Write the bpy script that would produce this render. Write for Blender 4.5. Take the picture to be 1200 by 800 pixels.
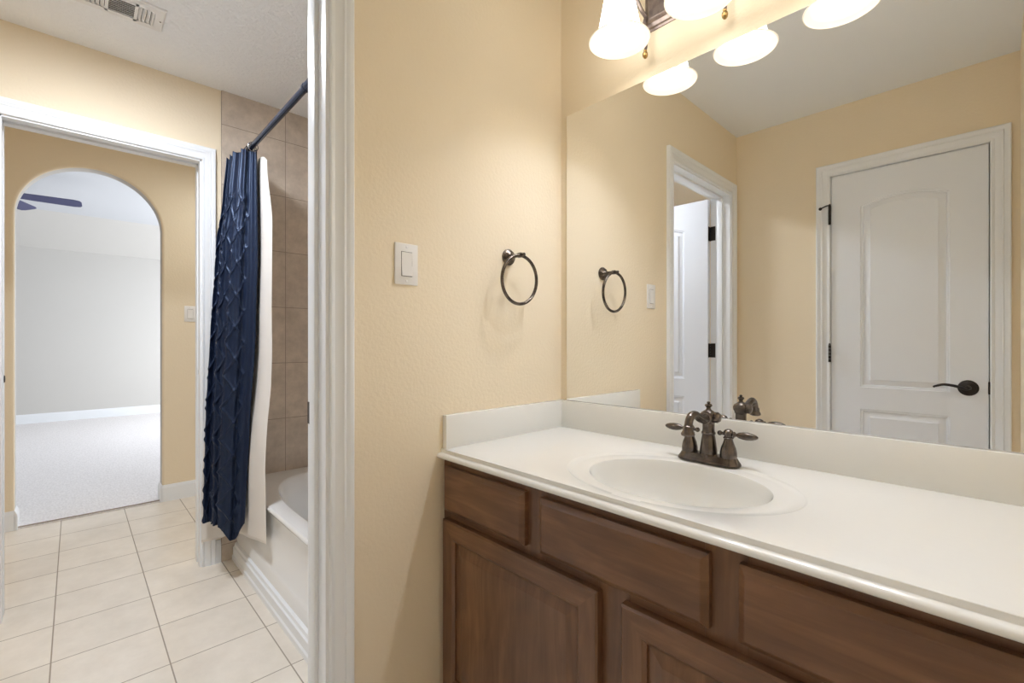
import bpy, bmesh, math, random
from mathutils import Vector, Matrix
PI = math.pi
S = bpy.context.scene
for o in list(bpy.data.objects):
    bpy.data.objects.remove(o)
COL = S.collection

# ------------------------------------------------------------------ camera, world, exposure
cam_d = bpy.data.cameras.new('camera')
cam = bpy.data.objects.new('camera', cam_d)
COL.objects.link(cam)
S.camera = cam
CX, CY, CZ, TH, FPX = 1.128, -1.3291, 1.1279, 43.5802, 538.8
cam.location = (CX, CY, CZ)
cam.rotation_euler = (PI / 2, 0, PI / 2 - math.radians(TH))
cam_d.sensor_width = 36.0
cam_d.lens = FPX / 1200 * 36.0
cam_d.shift_y = 0.72 / 1200
cam_d.clip_start = 0.02

S.view_settings.view_transform = 'Standard'
S.view_settings.look = 'None'
S.view_settings.gamma = 1
S.view_settings.use_curve_mapping = False
S.view_settings.exposure = 0.0
try:
    S.cycles.use_denoising = True
    S.cycles.max_bounces = 14
    S.cycles.diffuse_bounces = 12
    S.cycles.glossy_bounces = 6
    S.cycles.transmission_bounces = 6
    S.cycles.sample_clamp_indirect = 10
    S.cycles.caustics_reflective = True
    S.cycles.blur_glossy = 1.0
    S.cycles.caustics_refractive = False
except Exception:
    pass
world = bpy.data.worlds.new('world')
S.world = world
world.use_nodes = True
WB = world.node_tree.nodes['Background']
WB.inputs[0].default_value = (0.75, 0.85, 1.0, 1)
WB.inputs[1].default_value = 1.0

# lamp levels (room fixtures, an added hall dome, and daylight through the bedroom window)
BULB_E = 390.0
SHADE_E = 4.4
TUB_DOME_E = 124.0
HALL_FILL_E = 26.0
BED_WINDOW_W = 160.0
VAN_DOME_E = 10.0
WARM = (0.93, 1.0, 1.15)
NEUTRAL = (0.95, 1.0, 1.09)

# ------------------------------------------------------------------ materials
MATS = {}
def mat(name, color, rough=0.5, metal=0.0, spec=0.5, coat=0.0, emis=None, estr=0.0):
    m = bpy.data.materials.new(name)
    m.use_nodes = True
    b = m.node_tree.nodes['Principled BSDF']
    b.inputs['Base Color'].default_value = (*color, 1)
    b.inputs['Roughness'].default_value = rough
    b.inputs['Metallic'].default_value = metal
    b.inputs['Specular IOR Level'].default_value = spec
    b.inputs['Coat Weight'].default_value = coat
    b.inputs['Coat Roughness'].default_value = 0.08
    if emis:
        b.inputs['Emission Color'].default_value = (*emis, 1)
        b.inputs['Emission Strength'].default_value = estr
    MATS[name] = m
    return m
def nt(m):
    t = m.node_tree
    return t, t.nodes, t.links, t.nodes['Principled BSDF']
def objcoord(m, scale=(1, 1, 1), loc=(0, 0, 0), rot=(0, 0, 0)):
    t, N, L, B = nt(m)
    tc = N.new('ShaderNodeTexCoord')
    mp = N.new('ShaderNodeMapping')
    mp.inputs['Scale'].default_value = scale
    mp.inputs['Location'].default_value = loc
    mp.inputs['Rotation'].default_value = rot
    L.new(tc.outputs['Object'], mp.inputs[0])
    return mp.outputs[0]
def add_bump(m, scale, strength, dist=0.002, detail=2.0, rough=0.5):
    t, N, L, B = nt(m)
    v = objcoord(m)
    n = N.new('ShaderNodeTexNoise')
    n.inputs['Scale'].default_value = scale
    n.inputs['Detail'].default_value = detail
    n.inputs['Roughness'].default_value = rough
    L.new(v, n.inputs['Vector'])
    b = N.new('ShaderNodeBump')
    b.inputs['Strength'].default_value = strength
    b.inputs['Distance'].default_value = dist
    L.new(n.outputs[0], b.inputs['Height'])
    L.new(b.outputs[0], B.inputs['Normal'])
    return n
def ramp_color(m, fac, stops):
    t, N, L, B = nt(m)
    r = N.new('ShaderNodeValToRGB')
    el = r.color_ramp.elements
    while len(el) < len(stops):
        el.new(0.5)
    for e, (p, c) in zip(el, stops):
        e.position = p
        e.color = (*c, 1)
    L.new(fac, r.inputs[0])
    return r.outputs[0]

M_wall = mat('beige_paint', (0.83, 0.725, 0.55), 0.7, spec=0.3)
add_bump(M_wall, 95, 0.55, 0.0018, 2.0)
M_ceil = mat('ceiling_paint', (0.90, 0.92, 0.94), 0.9, spec=0.2)
add_bump(M_ceil, 62, 1.0, 0.0055, 3.0)
M_ceilv = mat('smooth_ceiling_paint', (0.84, 0.87, 0.90), 0.9, spec=0.2)
M_trim = mat('white_trim_paint', (0.83, 0.86, 0.89), 0.3, spec=0.5)
M_door = mat('white_door_paint', (0.82, 0.86, 0.92), 0.35, spec=0.5)
add_bump(M_door, 60, 0.05, 0.001, 3.0)
M_bed = mat('grey_bedroom_paint', (0.60, 0.59, 0.565), 0.8, spec=0.2)
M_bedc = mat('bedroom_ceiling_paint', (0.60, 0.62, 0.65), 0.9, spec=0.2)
M_carpet = mat('carpet', (0.88, 0.86, 0.86), 1.0, spec=0.1)
add_bump(M_carpet, 220, 0.8, 0.006, 4.0, 0.7)
_t, _N, _L, _B = nt(M_carpet)
_cn = _N.new('ShaderNodeTexNoise'); _cn.inputs['Scale'].default_value = 30; _cn.inputs['Detail'].default_value = 6
_L.new(objcoord(M_carpet, scale=(1, 3, 1)), _cn.inputs['Vector'])
_L.new(ramp_color(M_carpet, _cn.outputs[0], [(0.3, (0.78, 0.76, 0.76)), (0.7, (0.93, 0.91, 0.91))]), _B.inputs['Base Color'])
M_bronze = mat('oil_rubbed_bronze', (0.085, 0.07, 0.06), 0.27, metal=0.9)
M_dark = mat('dark_bronze', (0.035, 0.03, 0.028), 0.4, metal=0.6)
M_pewter = mat('aged_bronze_plate', (0.20, 0.16, 0.15), 0.35, metal=0.75)
def bronze_wear(m, hi):
    t, N, L, B = nt(m)
    v = objcoord(m)
    n = N.new('ShaderNodeTexNoise')
    n.inputs['Scale'].default_value = 45
    n.inputs['Detail'].default_value = 4
    L.new(v, n.inputs['Vector'])
    base = tuple(B.inputs['Base Color'].default_value)[:3]
    L.new(ramp_color(m, n.outputs[0], [(0.35, base), (0.75, hi)]), B.inputs['Base Color'])
bronze_wear(M_bronze, (0.20, 0.165, 0.14))
bronze_wear(M_pewter, (0.34, 0.28, 0.25))
M_top = mat('cultured_marble', (0.82, 0.82, 0.79), 0.16, spec=0.5, coat=0.35)
M_tub = mat('white_acrylic', (0.80, 0.81, 0.81), 0.13, spec=0.5, coat=0.3)
M_switch = mat('switch_plastic', (0.80, 0.79, 0.77), 0.3)
M_slot = mat('dark_gap', (0.03, 0.03, 0.03), 0.8)
M_mirror = mat('mirror_silver', (0.93, 0.935, 0.93), 0.0, metal=1.0)
M_mirredge = mat('mirror_edge', (0.12, 0.10, 0.08), 0.3, metal=0.3)
M_fan = mat('fan_blade', (0.05, 0.055, 0.14), 0.45)
M_liner = mat('white_liner_fabric', (0.80, 0.77, 0.73), 0.6, spec=0.3)
M_vent = mat('vent_white', (0.84, 0.84, 0.84), 0.5)
M_thresh = mat('threshold_strip', (0.28, 0.22, 0.17), 0.7)
M_ring = mat('chrome_hook', (0.35, 0.35, 0.36), 0.25, metal=1.0)
M_gold = mat('gold_highlight_bronze', (0.45, 0.30, 0.12), 0.25, metal=0.9)

# floor tile
def tile_mat(name, c1, c2, grout, bw, rh, loc, swz=None, mort=0.0045, rough=0.35, bump=0.35, nscale=7):
    m = mat(name, c1, rough)
    t, N, L, B = nt(m)
    tc = N.new('ShaderNodeTexCoord')
    src = tc.outputs['Object']
    if swz:
        sp = N.new('ShaderNodeSeparateXYZ'); cb = N.new('ShaderNodeCombineXYZ')
        L.new(src, sp.inputs[0])
        for i, k in enumerate(swz):
            L.new(sp.outputs['XYZ'.index(k)], cb.inputs[i])
        src2 = cb.outputs[0]
    else:
        src2 = src
    mp = N.new('ShaderNodeMapping')
    mp.inputs['Location'].default_value = loc
    L.new(src2, mp.inputs[0])
    br = N.new('ShaderNodeTexBrick')
    br.offset = 0.0; br.squash = 1.0
    br.inputs['Scale'].default_value = 1.0
    br.inputs['Brick Width'].default_value = bw
    br.inputs['Row Height'].default_value = rh
    br.inputs['Mortar Size'].default_value = mort / 2
    br.inputs['Mortar Smooth'].default_value = 0.15
    br.inputs['Color1'].default_value = (1, 1, 1, 1)
    br.inputs['Color2'].default_value = (0.93, 0.93, 0.93, 1)
    br.inputs['Mortar'].default_value = (1, 1, 1, 1)
    L.new(mp.outputs[0], br.inputs['Vector'])
    n = N.new('ShaderNodeTexNoise'); n.inputs['Scale'].default_value = nscale
    n.inputs['Detail'].default_value = 7; n.inputs['Roughness'].default_value = 0.65
    L.new(src, n.inputs['Vector'])
    col = ramp_color(m, n.outputs[0], [(0.32, c2), (0.68, c1)])
    mx = N.new('ShaderNodeMix'); mx.data_type = 'RGBA'; mx.blend_type = 'MULTIPLY'
    mx.inputs[0].default_value = 1.0
    L.new(col, mx.inputs[6]); L.new(br.outputs['Color'], mx.inputs[7])
    m2 = N.new('ShaderNodeMix'); m2.data_type = 'RGBA'
    L.new(br.outputs['Fac'], m2.inputs[0]); L.new(mx.outputs[2], m2.inputs[6])
    m2.inputs[7].default_value = (*grout, 1)
    L.new(m2.outputs[2], B.inputs['Base Color'])
    inv = N.new('ShaderNodeMath'); inv.operation = 'SUBTRACT'; inv.inputs[0].default_value = 1
    L.new(br.outputs['Fac'], inv.inputs[1])
    n2 = N.new('ShaderNodeMath'); n2.operation = 'MULTIPLY_ADD'
    L.new(n.outputs[0], n2.inputs[0]); n2.inputs[1].default_value = 0.12
    L.new(inv.outputs[0], n2.inputs[2])
    b = N.new('ShaderNodeBump'); b.inputs['Strength'].default_value = bump
    b.inputs['Distance'].default_value = 0.003
    L.new(n2.outputs[0], b.inputs['Height']); L.new(b.outputs[0], B.inputs['Normal'])
    rr = N.new('ShaderNodeMath'); rr.operation = 'MULTIPLY_ADD'
    L.new(br.outputs['Fac'], rr.inputs[0]); rr.inputs[1].default_value = 0.5; rr.inputs[2].default_value = rough
    L.new(rr.outputs[0], B.inputs['Roughness'])
    return m
GX, GY = 0.2955, 0.3046
M_floor = tile_mat('floor_tile', (0.87, 0.81, 0.72), (0.76, 0.70, 0.61), (0.36, 0.31, 0.25), GX, GY,
                   (1.456 + 10 * GX, 1.0848 + 10 * GY, 0), rough=0.3)
M_wtile = tile_mat('wall_tile', (0.67, 0.575, 0.475), (0.49, 0.415, 0.34), (0.30, 0.25, 0.20), 0.3085, 0.3085,
                   (0.4745 + 3.085, 3.085 - 0.704, 0), swz='YZX', mort=0.0035, rough=0.3, bump=0.2, nscale=14)

# wood
def wood_mat(name, axis):
    m = mat(name, (0.10, 0.045, 0.02), 0.36, spec=0.4, coat=0.15)
    t, N, L, B = nt(m)
    sc = (2.2, 2.2, 26) if axis == 'X' else (26, 26, 2.2)
    v = objcoord(m, scale=sc)
    n = N.new('ShaderNodeTexNoise'); n.inputs['Scale'].default_value = 1.6
    n.inputs['Detail'].default_value = 6; n.inputs['Distortion'].default_value = 0.9
    n.inputs['Roughness'].default_value = 0.6
    L.new(v, n.inputs['Vector'])
    v2 = objcoord(m, scale=(3, 3, 9) if axis == 'X' else (8, 8, 3))
    n2 = N.new('ShaderNodeTexNoise'); n2.inputs['Scale'].default_value = 1.3; n2.inputs['Detail'].default_value = 2
    n2.inputs['Distortion'].default_value = 1.2
    L.new(v2, n2.inputs['Vector'])
    ad = N.new('ShaderNodeMath'); ad.operation = 'MULTIPLY_ADD'
    L.new(n.outputs[0], ad.inputs[0]); ad.inputs[1].default_value = 0.55
    h = N.new('ShaderNodeMath'); h.operation = 'MULTIPLY'; h.inputs[1].default_value = 0.45
    L.new(n2.outputs[0], h.inputs[0]); L.new(h.outputs[0], ad.inputs[2])
    c = ramp_color(m, ad.outputs[0], [(0.30, (0.092, 0.042, 0.021)), (0.5, (0.155, 0.074, 0.035)), (0.72, (0.25, 0.127, 0.060))])
    L.new(c, B.inputs['Base Color'])
    return m
M_woodx = wood_mat('cherry_wood_horizontal', 'X')
M_woodz = wood_mat('cherry_wood_vertical', 'Z')

# satin curtain
M_curt = mat('navy_satin', (0.006, 0.011, 0.030), 0.40, spec=0.5)
B_ = M_curt.node_tree.nodes['Principled BSDF']
B_.inputs['Sheen Weight'].default_value = 0.06
B_.inputs['Specular Tint'].default_value = (0.55, 0.7, 1.0, 1)
B_.inputs['Sheen Tint'].default_value = (0.35, 0.5, 0.9, 1)
add_bump(M_curt, 260, 0.25, 0.001, 3)

# emitters
def emit_mat(name, col, s):
    m = bpy.data.materials.new(name); m.use_nodes = True
    t = m.node_tree; t.nodes.clear()
    e = t.nodes.new('ShaderNodeEmission'); e.inputs[0].default_value = (*col, 1); e.inputs[1].default_value = s
    o = t.nodes.new('ShaderNodeOutputMaterial'); t.links.new(e.outputs[0], o.inputs[0])
    return m
M_bulb = emit_mat('lit_bulb', WARM, BULB_E)
M_tubdome = emit_mat('lit_dome', NEUTRAL, TUB_DOME_E)
M_hallfill = emit_mat('added_hall_dome', (0.97, 1.0, 1.0), HALL_FILL_E)
M_vandome = emit_mat('lit_vanity_dome', (1, 0.88, 0.72), VAN_DOME_E)
M_shade = mat('lit_frosted_glass_shade', (0.80, 0.74, 0.64), 0.4, emis=(1.0, 0.99, 0.95), estr=SHADE_E)

M_lip = mat('frosted_glass_lip', (0.78, 0.72, 0.62), 0.4, emis=(1.0, 0.90, 0.74), estr=0.45)

# ------------------------------------------------------------------ mesh helpers
def box(bm, x0, x1, y0, y1, z0, z1, bev=0.0, seg=1):
    r = bmesh.ops.create_cube(bm, size=1.0)
    vs = r['verts']
    for v in vs:
        v.co = Vector(((x0 + x1) / 2 + v.co.x * (x1 - x0), (y0 + y1) / 2 + v.co.y * (y1 - y0), (z0 + z1) / 2 + v.co.z * (z1 - z0)))
    if bev > 0:
        es = list({e for v in vs for e in v.link_edges})
        bmesh.ops.bevel(bm, geom=es, offset=bev, segments=seg, affect='EDGES', profile=0.5)
def lathe(bm, prof, M=None, n=32, cap=True):
    """prof: list of (r, z). spun about z, then transformed by M"""
    M = M or Matrix()
    rings = []
    for r, z in prof:
        rings.append([bm.verts.new(M @ Vector((r * math.cos(2 * PI * k / n), r * math.sin(2 * PI * k / n), z))) for k in range(n)])
    for a, b in zip(rings, rings[1:]):
        for k in range(n):
            bm.faces.new((a[k], a[(k + 1) % n], b[(k + 1) % n], b[k]))
    if cap:
        for R, flip in ((rings[0], True), (rings[-1], False)):
            if (R[0].co - R[n // 2].co).length > 1e-5:
                bm.faces.new(list(reversed(R)) if flip else R)
def tube(bm, pts, rad, n=12, closed=False, ry=None):
    pts = [Vector(p) for p in pts]
    m = len(pts)
    if not hasattr(rad, '__len__'):
        rad = [rad] * m
    rings = []
    up = Vector((0, 0, 1))
    prevn = None
    for i, p in enumerate(pts):
        if closed:
            t = pts[(i + 1) % m] - pts[i - 1]
        else:
            t = pts[min(i + 1, m - 1)] - pts[max(i - 1, 0)]
        t.normalize()
        if prevn is None:
            a = up if abs(t.dot(up)) < 0.9 else Vector((1, 0, 0))
            nn = (a - t * a.dot(t)).normalized()
        else:
            nn = (prevn - t * prevn.dot(t)).normalized()
        prevn = nn
        b = t.cross(nn)
        k2 = ry if ry else 1.0
        rings.append([bm.verts.new(p + nn * math.cos(2 * PI * k / n) * rad[i] + b * math.sin(2 * PI * k / n) * rad[i] * k2) for k in range(n)])
    seq = list(zip(rings, rings[1:]))
    if closed:
        seq.append((rings[-1], rings[0]))
    for a, b in seq:
        for k in range(n):
            bm.faces.new((a[k], a[(k + 1) % n], b[(k + 1) % n], b[k]))
    if not closed:
        bm.faces.new(list(reversed(rings[0]))); bm.faces.new(rings[-1])
def prism(bm, poly, f):
    """poly: list of 2D; f(p, k) -> 3D for k=0,1"""
    a = [bm.verts.new(f(p, 0)) for p in poly]
    b = [bm.verts.new(f(p, 1)) for p in poly]
    n = len(poly)
    for i in range(n):
        bm.faces.new((a[i], a[(i + 1) % n], b[(i + 1) % n], b[i]))
    bm.faces.new(list(reversed(a))); bm.faces.new(b)
def spline(pts, n=8):
    out = []
    P = [Vector(p) for p in pts]
    P = [P[0] * 2 - P[1]] + P + [P[-1] * 2 - P[-2]]
    for i in range(1, len(P) - 2):
        for k in range(n):
            t = k / n
            a, b, c, d = P[i - 1], P[i], P[i + 1], P[i + 2]
            out.append(0.5 * ((2 * b) + (c - a) * t + (2 * a - 5 * b + 4 * c - d) * t * t + (3 * b - a - 3 * c + d) * t ** 3))
    out.append(P[-2])
    return out
def obj(name, bm, m, parent=None, smooth=True, angle=35, loc=None):
    bmesh.ops.recalc_face_normals(bm, faces=bm.faces)
    me = bpy.data.meshes.new(name)
    bm.to_mesh(me); bm.free()
    if loc is not None:
        me.transform(Matrix.Translation(-Vector(loc)))
    for mm in (m if isinstance(m, (list, tuple)) else [m]):
        me.materials.append(mm)
    if smooth:
        me.polygons.foreach_set('use_smooth', [True] * len(me.polygons))
        me.set_sharp_from_angle(angle=math.radians(angle))
    o = bpy.data.objects.new(name, me)
    COL.objects.link(o)
    if loc is not None:
        o.location = loc
    if parent is not None:
        o.parent = parent
        o.matrix_parent_inverse = parent.matrix_world.inverted() if False else Matrix.Translation(-Vector(parent_world(parent)))
    return o
def parent_world(p):
    v = Vector((0, 0, 0))
    while p is not None:
        v = v + p.location + (p.matrix_parent_inverse.translation if p.parent else Vector((0, 0, 0)))
        p = p.parent
    return v
def tag(o, label=None, cat=None, group=None, kind=None):
    if label: o['label'] = label
    if cat: o['category'] = cat
    if group: o['group'] = group
    if kind: o['kind'] = kind
    return o
def thing(name, label, cat, loc=(0, 0, 0), group=None, kind=None):
    o = bpy.data.objects.new(name, None)
    o.empty_display_size = 0.05
    COL.objects.link(o)
    o.location = loc
    return tag(o, label, cat, group, kind)
def dup(root, delta, label):
    """copy a thing with its parts and sub-parts, shifted by delta"""
    def rec(o, par):
        c = o.copy(); COL.objects.link(c)
        if par is not None:
            c.parent = par; c.matrix_parent_inverse = o.matrix_parent_inverse.copy()
        for ch in list(o.children):
            rec(ch, c)
        return c
    kids = rec(root, None)
    kids.location = root.location + Vector(delta)
    kids['label'] = label
    return kids
def struct(name, bm, m, label=None, parent=None, smooth=False, cat=None):
    o = obj(name, bm, m, parent, smooth=smooth)
    if parent is None:
        tag(o, label, cat, None, 'structure')
    return o
def NB():
    return bmesh.new()

# ------------------------------------------------------------------ dimensions
ZC = 2.4208            # ceiling
L = 1.7188             # vanity room depth (rear wall at y=-L)
RX = 1.205             # right wall
TW = 0.115             # wall thickness
W = 1.618              # far wall of the tub room at x=-W
TBY = 0.04             # tub room back wall (tub side)
YA, YB = -0.873, -1.626  # doorway in left wall
DZ = 2.045             # head of doorways
CT = 0.8142            # counter top height
HX0, HX1 = -W - TW, -2.931  # hall
AX = -2.931            # arch wall face
BX = -8.05             # bedroom far wall
FY0, FY1 = -0.8625, -1.553  # far doorway

# ------------------------------------------------------------------ room shell
bm = NB(); box(bm, -2.96, RX + 0.1, -3.0, 1.0, -0.08, 0.0)
struct('floor', bm, M_floor, 'beige square ceramic tile floor running from the bathroom into the hall', cat='floor')
bm = NB(); box(bm, BX - 0.1, -2.94, -5.0, 1.6, -0.08, 0.006)
struct('floor_bedroom', bm, M_carpet, 'pale carpet floor of the bedroom beyond the arch', cat='floor')
bm = NB(); box(bm, -0.06, RX + 0.1, -L - 0.2, 0.1, ZC, ZC + 0.1)
struct('ceiling', bm, M_ceilv, 'smooth grey-white ceiling of the vanity room seen in the mirror', cat='ceiling')
bm = NB(); box(bm, -2.95, -0.06, -3.0, 1.0, ZC, ZC + 0.1)
struct('ceiling_bath', bm, M_ceil, 'textured grey-white ceiling over the bathtub room', cat='ceiling')
# mirror wall
bm = NB(); box(bm, -TW, RX + 0.1, 0, 0.1, 0, ZC)
struct('wall_mirror', bm, M_wall, 'beige wall behind the big vanity mirror', cat='wall')
# left wall with doorway
bm = NB()
box(bm, -TW, 0, YA - 0.0, 0.1, 0, ZC)
box(bm, -TW, 0, -3.0, YB, 0, ZC)
box(bm, -TW, 0, YB, YA, DZ, ZC)
struct('wall_left', bm, M_wall, 'beige textured wall with the towel ring, switch and doorway', cat='wall')
# right wall
bm = NB(); box(bm, RX, RX + 0.1, -L - 0.2, 0.1, 0, ZC)
struct('wall_right', bm, M_wall, 'beige wall at the right end of the vanity, seen in the mirror edge', cat='wall')
# rear wall with closed door opening
XD0, XD1 = 0.495, 1.117
bm = NB()
box(bm, 0, XD0, -L - 0.115, -L, 0, ZC)
box(bm, XD1, RX, -L - 0.115, -L, 0, ZC)
box(bm, XD0, XD1, -L - 0.115, -L, DZ + 0.003, ZC)
struct('wall_rear', bm, M_wall, 'beige wall around the closed white door, seen in the mirror', cat='wall')
bm = NB(); box(bm, 0, RX, -L - 0.35, -L - 0.25, 0, ZC); box(bm, -0.1, 0, -L - 0.35, -L - 0.1, 0, ZC); box(bm, RX, RX + 0.1, -L - 0.35, -L - 0.1, 0, ZC)  # box added behind the rear door to stop sky light leaking in
box(bm, -0.1, RX + 0.1, -L - 0.35, -L - 0.1, ZC, ZC + 0.1)
struct('wall_light_block', bm, M_wall, 'added walls behind the closed door that block sky light at its gaps', cat='wall')
# tub room far wall: painted, doorway, then tiled from y=-0.783
bm = NB()
box(bm, -W - TW, -W, FY0, 0.15, 0, ZC)
box(bm, -W - TW, -W, -3.0, FY1, 0, ZC)
box(bm, -W - TW, -W, FY1, FY0, DZ, ZC)
struct('wall_far', bm, M_wall, 'beige wall above the cased opening to the hall', cat='wall')
# tile surround
bm = NB()
box(bm, -W, -W + 0.010, -0.783, TBY, 0, ZC, 0.002)
struct('wall_tile_end', bm, M_wtile, 'tan square tile wall at the far end of the bathtub', cat='wall')
bm = NB(); box(bm, -W, -TW, TBY, TBY + 0.1, 0, ZC)
struct('wall_tub_side', bm, M_wtile, 'tan tiled wall along the bathtub', cat='wall')
bm = NB(); box(bm, -TW - 0.012, -TW, -0.72, TBY, 0.40, ZC)
struct('wall_tile_near', bm, M_wtile, 'tan tiled wall at the near end of the bathtub', cat='wall')
bm = NB(); box(bm, -W - TW, 0, -3.1, -3.0, 0, ZC)
struct('wall_bath_end', bm, M_wall, 'beige end wall of the tub room', cat='wall')
# hall
bm = NB(); box(bm, AX - 0.12, -W - TW, 0.8, 0.9, 0, ZC)
struct('wall_hall_right', bm, M_wall, 'beige end wall of the hall', cat='wall')
bm = NB(); box(bm, AX - 0.12, -W - TW, -3.1, -3.0, 0, ZC)
struct('wall_hall_left', bm, M_wall, 'beige other end wall of the hall', cat='wall')
# arch wall
AY0, AY1, AZT = -0.880, -1.590, 2.259
ac, ar = (AY0 + AY1) / 2, (AY0 - AY1) / 2
bm = NB()
ztop = 3.0
outline = []
arc = []
NA = 40
for k in range(NA + 1):
    a = PI * k / NA
    arc.append((ac + ar * math.cos(a), AZT - ar + ar * math.sin(a)))
def arch_wall(bm, x0, x1, bev):
    # front/back faces built as strips between arch line and the outer rectangle
    pts = [(AY0, 0.0)] + arc + [(AY1, 0.0)]
    outer = []
    for i, (y, z) in enumerate(pts):
        if i == 0: outer.append((1.6, 0.0))
        elif i == len(pts) - 1: outer.append((-5.0, 0.0))
        else:
            a = PI * (i - 1) / NA
            if a < PI * 0.25: outer.append((1.6, 0.0 + ztop * (i / (NA * 0.25 + 1))))
            elif a > PI * 0.75: outer.append((-5.0, ztop * ((len(pts) - 1 - i) / (NA * 0.25 + 1))))
            else: outer.append((1.6 + (-5.0 - 1.6) * (a - PI * 0.25) / (PI * 0.5), ztop))
    cen = Vector((0, ac, AZT - ar))
    def inner_ring(x, off):
        r = []
        for (y, z) in pts:
            if z > AZT - ar - 1e-6:
                d = Vector((y - ac, z - (AZT - ar))).normalized()
                r.append(bm.verts.new((x, y + d.x * off, z + d.y * off)))
            else:
                r.append(bm.verts.new((x, y + (off if y > ac else -off), z)))
        return r
    layers = []
    layers.append([bm.verts.new((x0, y, z)) for y, z in outer])
    ns = 5
    for k in range(ns + 1):
        t = PI / 2 * k / ns
        layers.append(inner_ring(x0 + (bev - bev * math.cos(t)) * (1 if x1 > x0 else -1) * 1.0 if False else x0 + math.copysign(bev * (1 - math.cos(t)), x1 - x0), bev * (1 - math.sin(t))))
    for k in range(ns + 1):
        t = PI / 2 * k / ns
        layers.append(inner_ring(x1 - math.copysign(bev * (1 - math.sin(t)), x1 - x0), bev * (1 - math.cos(t))))
    layers.append([bm.verts.new((x1, y, z)) for y, z in outer])
    for A, B in zip(layers, layers[1:]):
        for i in range(len(A) - 1):
            bm.faces.new((A[i], A[i + 1], B[i + 1], B[i]))
    return layers
arch_wall(bm, AX, AX - 0.12, 0.018)
o = struct('wall_arch', bm, [M_wall, M_bed], 'beige hall wall with a round-topped archway to the bedroom', smooth=True, cat='wall')
for p in o.data.polygons:
    if p.center.x < AX - 0.017:
        p.material_index = 1
# bedroom
BZ = 2.85
bm = NB()
box(bm, BX - 0.1, BX, -5.0, 1.6, 0, 2.448)
struct('wall_bedroom_far', bm, M_bed, 'pale grey far wall of the bedroom', cat='wall')
bm = NB()
prism(bm, [(BX - 0.1, 2.44), (BX, 2.44), (BX + 0.62, BZ), (BX + 0.62, BZ + 0.1), (BX - 0.1, BZ + 0.1)], lambda p, k: (p[0], -5.0 + 6.6 * k, p[1]))
struct('ceiling_slope', bm, M_bed, 'sloped pale grey ceiling band above the bedroom far wall', cat='ceiling')
bm = NB(); box(bm, BX + 0.6, AX - 0.12, -5.0, 1.6, BZ, BZ + 0.1)
struct('ceiling_bedroom', bm, M_bedc, 'white bedroom ceiling with the fan', cat='ceiling')
bm = NB(); box(bm, BX - 0.1, AX - 0.12, -5.1, -5.0, 0, BZ + 0.1)
struct('wall_bedroom_left', bm, M_bed, 'pale grey left wall of the bedroom', cat='wall')
WX0, WX1, WZ0, WZ1 = -7.4, -4.6, 0.5, 2.1
bm = NB()
box(bm, BX - 0.1, WX0, 1.5, 1.6, 0, BZ + 0.1); box(bm, WX1, AX - 0.12, 1.5, 1.6, 0, BZ + 0.1)
box(bm, WX0, WX1, 1.5, 1.6, 0, WZ0); box(bm, WX0, WX1, 1.5, 1.6, WZ1, BZ + 0.1)
struct('wall_bedroom_right', bm, M_bed, 'pale grey window wall of the bedroom', cat='wall')
bm = NB()
for (a, b, c, d) in ((WX0, WX0 + .05, WZ0, WZ1), (WX1 - .05, WX1, WZ0, WZ1), (WX0, WX1, WZ0, WZ0 + .05), (WX0, WX1, WZ1 - .05, WZ1), ((WX0 + WX1) / 2 - .025, (WX0 + WX1) / 2 + .025, WZ0, WZ1)):
    box(bm, a, b, 1.52, 1.57, c, d)
struct('window_1', bm, M_trim, 'white framed bedroom window', cat='window')
ld = bpy.data.lights.new('daylight', 'AREA'); ld.shape = 'RECTANGLE'
ld.size = WX1 - WX0; ld.size_y = WZ1 - WZ0; ld.energy = BED_WINDOW_W; ld.color = (0.95, 0.97, 1.0)
lo = bpy.data.objects.new('daylight', ld); COL.objects.link(lo)
lo.location = ((WX0 + WX1) / 2, 1.75, (WZ0 + WZ1) / 2 + 0.05)
lo.rotation_euler = (-PI / 2, 0, 0)
lo['kind'] = 'helper'
# threshold strip
bm = NB(); box(bm, -2.962, -2.945, AY1 - 0.01, AY0 + 0.01, 0.0, 0.010, 0.002)
struct('trim_1', bm, M_thresh, 'thin brown threshold strip where tile meets carpet under the arch', cat='threshold')

# ------------------------------------------------------------------ casings, jambs and baseboards
CAS = [(0, 0), (0, .008), (.003, .0105), (.009, .0105), (.012, .0085), (.030, .0125), (.033, .0155), (.037, .0155), (.039, .0135),
       (.046, .017), (.050, .0185), (.056, .0185), (.0585, .016), (.0585, 0)]
def casing(name, o0, o1, ztop, f, label, z0=0.0, k=1.0):
    """mitred casing round three sides of an opening. o0<o1 along the wall, f(a, d, z) -> point, d = distance off the wall"""
    bm = NB()
    rev = -0.004
    rows = []
    for (w, d) in CAS:
        h = w * 1.12 + rev
        w = w * k + rev
        rows.append([bm.verts.new(f(o0 - w, d, z0)), bm.verts.new(f(o0 - w, d, ztop + h)), bm.verts.new(f(o1 + w, d, ztop + h)), bm.verts.new(f(o1 + w, d, z0))])
    n = len(rows)
    for i in range(n):
        A, B = rows[i], rows[(i + 1) % n]
        for k in range(3):
            bm.faces.new((A[k], A[k + 1], B[k + 1], B[k]))
    bm.faces.new([r[0] for r in rows]); bm.faces.new([r[3] for r in reversed(rows)])
    return struct(name, bm, M_trim, label, smooth=True, cat='door trim')
JT = 0.012
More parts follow.
